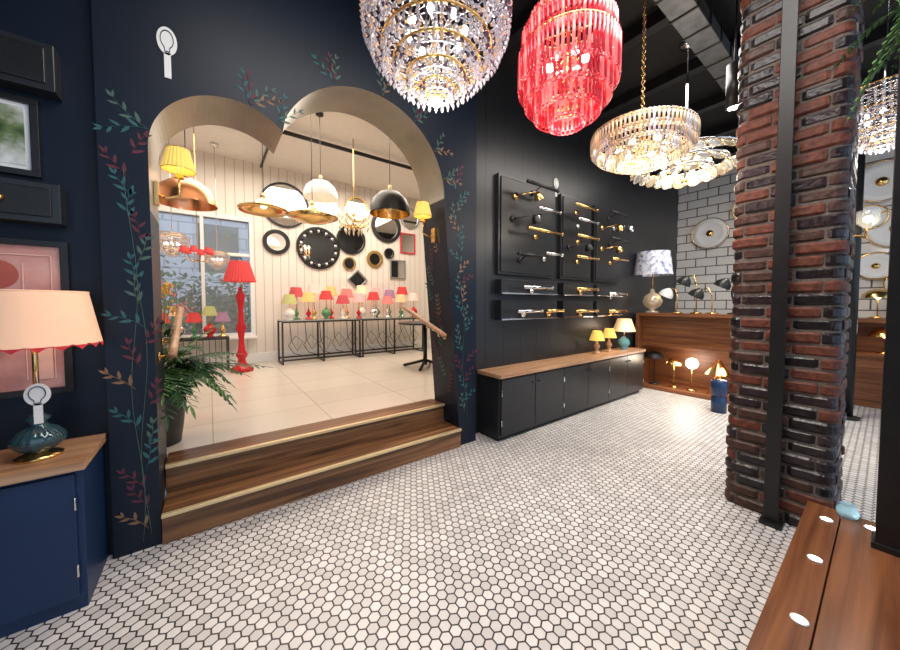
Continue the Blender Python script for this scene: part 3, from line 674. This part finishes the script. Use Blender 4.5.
for q in ((1.2,3.33,.42,BLACK),(1.04,2.62,.23,BLACK,.07),(1.80,2.58,.42,BLACK,.05),(2.47,2.83,.31,BLACK),(3.29,3.22,.36,BLACK,.08),(3.0,2.46,.19,GOLDF,.06),(1.95,3.42,.24,SILF),(2.6,3.5,.26,GOLDF),(3.9,3.5,.25,SILF),(3.35,2.62,.12,BLACK,.03),(2.42,2.32,.14,GOLDF,.03)): rmirror(*q)
b=MB()
for i in range(28):
    a=2*pi*i/28;T=Matrix.Translation((1.80,6.86,2.58))@Matrix.Rotation(pi/2,4,'X')@Matrix.Rotation(a,4,'Z');b.lathe([(.001,0),(.03,0),(.026,.01),(.001,.012)],(.34,0,0),CHROME if i%2 else BLACK,12,True,T)
b.build('mirror_bead_trim')
def sqmirror(x,z,w,h,m,rot=0):
    b=MB();T=Matrix.Translation((x,6.9,z))@Matrix.Rotation(pi/2,4,'X')@Matrix.Rotation(rot,4,'Z');f=.03
    b.box(-w+f,w-f,-h+f,h-f,.01,.02,MIRROR,T)
    for q in ((-w,w,-h,-h+f),(-w,w,h-f,h),(-w,-w+f,-h+f,h-f),(w-f,w,-h+f,h-f)): b.box(*q,0,.04,m,T)
    b.build('square_mirror',.004)
sqmirror(3.84,2.90,.2,.24,REDF);sqmirror(3.57,2.27,.2,.22,SILF);sqmirror(2.60,1.98,.16,.16,SILF,pi/4)
GL=M('console_glass',(.5,.52,.5),.05,alpha=.6,spec=1);IRON=M('iron_frame',(.06,.055,.05),.35,.7)
def console(x0,x1):
    b=MB();y0,y1=6.32,6.74;r=.014
    for x in (x0,(x0+x1)/2,x1):
        for y in (y0,y1): b.box(x-r,x+r,y-r,y+r,.38,1.15,IRON)
        b.box(x-r,x+r,y0,y1,.38,.405,IRON)
    for z in (1.12,.44):
        for y in (y0,y1): b.box(x0,x1,y-r,y+r,z,z+.03,IRON)
    b.box(x0-.01,x1+.01,y0-.01,y1+.01,1.15,1.17,GL)
    for i in range(5):
        xx=x0+.15+i*.26;q=random.uniform(-.08,.08);b.tube([(xx,6.5,1.12),(xx+.03,6.5,.8+q),(xx+.12,6.48,.62+q),(xx+.22,6.5,.75),(xx+.1,6.5,.9+q),(xx-.03,6.5,.7),(xx+.06,6.5,.55),(xx+.2,6.5,.50)],.006,BLACK,5)
    b.build('console_table')
console(1.02,2.42);console(2.48,3.90)
cols=[(.42,.42,.16),(.75,.48,.18),(.55,.05,.05),(.50,.07,.08),(.82,.40,.38),(.55,.05,.05),(.70,.20,.18),(.82,.50,.28),(.82,.55,.48),(.34,.18,.28),(.55,.06,.06),(.85,.68,.45)]
SM=[shadem('shade_%d'%i,c,.4) for i,c in enumerate(cols)]
BM=[BRASS,CHROME,M('green_base',(.08,.25,.12),.3),M('red_lacquer',(.50,.010,.018),.25),WHITE]
for i in range(9):
    lamp(1.16+i*.32,6.42,1.17,.46+.04*(i%3),random.choice([TURN,URN]),random.choice(BM),.13,.08,.17,SM[i],20 if i%2 else 0)
for i in range(8):
    lamp(1.32+i*.32,6.66,1.17,.60+.04*((i*2)%3),random.choice([TURN,URN]),random.choice(BM),.13,.09,.18,SM[(i*5+3)%12],20 if i%2 else 0)
RL=BM[3]
lamp(.40,6.15,.38,1.75,[(.001,0),(.16,0),(.16,.05),(.10,.09),(.06,.14),(.05,.2),(.085,.26),(.05,.34),(.035,.5),(.05,.62),(.075,.70),(.045,.78),(.035,1.0),(.05,1.12),(.07,1.2),(.03,1.28),(.03,1.34)],RL,.22,.13,.32,SM[2],30,name='red_floor_lamp')
b=MB();b.box(-.75,.25,6.40,6.70,.88,.92,IRON)
for x in (-.73,.23):
    for y in (6.42,6.68): b.box(x-.015,x+.015,y-.015,y+.015,.38,.88,IRON)
for i in range(12): b.box(-.66+i*.08,-.65+i*.08,6.41,6.42,.40,.88,IRON)
b.build('window_table')
for i,(x,c) in enumerate(((-.60,SM[2]),(-.40,SM[7]),(-.20,SM[5]),(.0,SM[0]),(.17,SM[9]))): lamp(x,6.55,.92,.40+.1*(i%2),[TURN,URN][i%2],BM[i%4],.11,.06,.15,c,20)
crystal_chandelier(-.42,6.3,2.15,.5,0,4.0,.03);crystal_chandelier(.12,6.45,2.02,.4,0,4.0,.03)  # small chandeliers added in place of reflections in the window panes
b=MB();x,y,z=-.12,5.9,2.18
for i in range(6):
    a=2*pi*i/6+.3;cx,cy=x+.16*math.cos(a),y+.16*math.sin(a);b.tube([(x,y,z-.1),(x+.1*math.cos(a),y+.1*math.sin(a),z-.12),(cx,cy,z)],.006,BRASS,5);b.lathe([(.055,0),(.03,.08)],(cx,cy,z),SM[2],20)
b.tube([(x,y,z-.12),(x,y,4.0)],.006,BRASS,6);b.build('shaded_arm_chandelier')
b=MB();b.lathe([(.001,0),(.45,0),(.45,.03),(.001,.03)],(2.95,4.7,1.12),BLACK,36);b.tube([(2.95,4.7,.42),(2.95,4.7,1.12)],.035,BLACK,12)
for i in range(4):
    a=pi/4+i*pi/2;b.tube([(2.95,4.7,.5),(2.95+.38*math.cos(a),4.7+.38*math.sin(a),.40)],.025,BLACK,8)
b.build('pedestal_table')
b=MB();b.tube([(-1.5,5.2,3.9),(5.5,5.2,3.9)],.03,BLACK,10);b.tube([(.8,3.1,3.92),(.8,6.8,3.92)],.02,BLACK,10);b.build('ceiling_pipes')
# ------------------------------------------------------------ lights
def area(x,y,z,sx,sy,e,c,rot=(0,0,0)):  # unseen area lamps added under the ceilings to fill both rooms
    l=bpy.data.lights.new('ceiling_fill','AREA');l.shape='RECTANGLE';l.size=sx;l.size_y=sy;l.energy=e;l.color=c
    o=bpy.data.objects.new('ceiling_fill',l);o.location=(x,y,z);o.rotation_euler=rot;bpy.context.scene.collection.objects.link(o)
area(1.0,5.0,3.85,3.2,2.4,108,(1,.88,.74));area(3.2,5.2,3.85,2,2,64,(1,.88,.74))
area(1.2,.6,3.95,2.5,1.5,95,(1,.94,.89));area(4.8,1.3,3.7,3,.6,62,(1,.92,.84))
def spot(x,y,z,tx,ty,tz,e,c=(1,.91,.80),ang=70):
    l=bpy.data.lights.new('track_spot','SPOT');l.energy=e;l.color=c;l.spot_size=math.radians(ang);l.spot_blend=.6;l.shadow_soft_size=.05
    o=bpy.data.objects.new('track_spot',l);o.location=(x,y,z);o.rotation_euler=(Vector((tx,ty,tz))-Vector((x,y,z))).to_track_quat('-Z','Y').to_euler();bpy.context.scene.collection.objects.link(o)
for x,tx in zip(TRK[1:],(3.1,4.5,5.6,6.7)): spot(x,.72,3.66,tx,2.2,.9,100)
spot(5.2,.9,3.6,5.6,1.0,0,190,ang=55);spot(3.8,.0,3.5,4.2,1.2,0,120);spot(2.0,.75,3.6,2.2,.9,0,75,ang=90)
pl(6.15,2.0,.5,4);pl(6.15,1.4,.5,3);pl(5.2,2.4,1.1,2);pl(7.4,.0,1.05,2)
sc=bpy.context.scene
w=bpy.data.worlds.new('World');sc.world=w;w.use_nodes=True;bg=w.node_tree.nodes['Background'];bg.inputs['Color'].default_value=(.60,.77,1,1);bg.inputs['Strength'].default_value=1.15
# ------------------------------------------------------------ camera
cd=bpy.data.cameras.new('Camera');cam=bpy.data.objects.new('Camera',cd);sc.collection.objects.link(cam)
cam.location=(0,0,1.45);cam.rotation_euler=(math.radians(90-2.2),0,math.radians(-36.5));cd.lens=13.0;cd.sensor_width=36;cd.shift_y=-.009;cd.clip_start=.02
sc.camera=cam
sc.view_settings.view_transform='Standard';sc.view_settings.look='None';sc.view_settings.exposure=.12
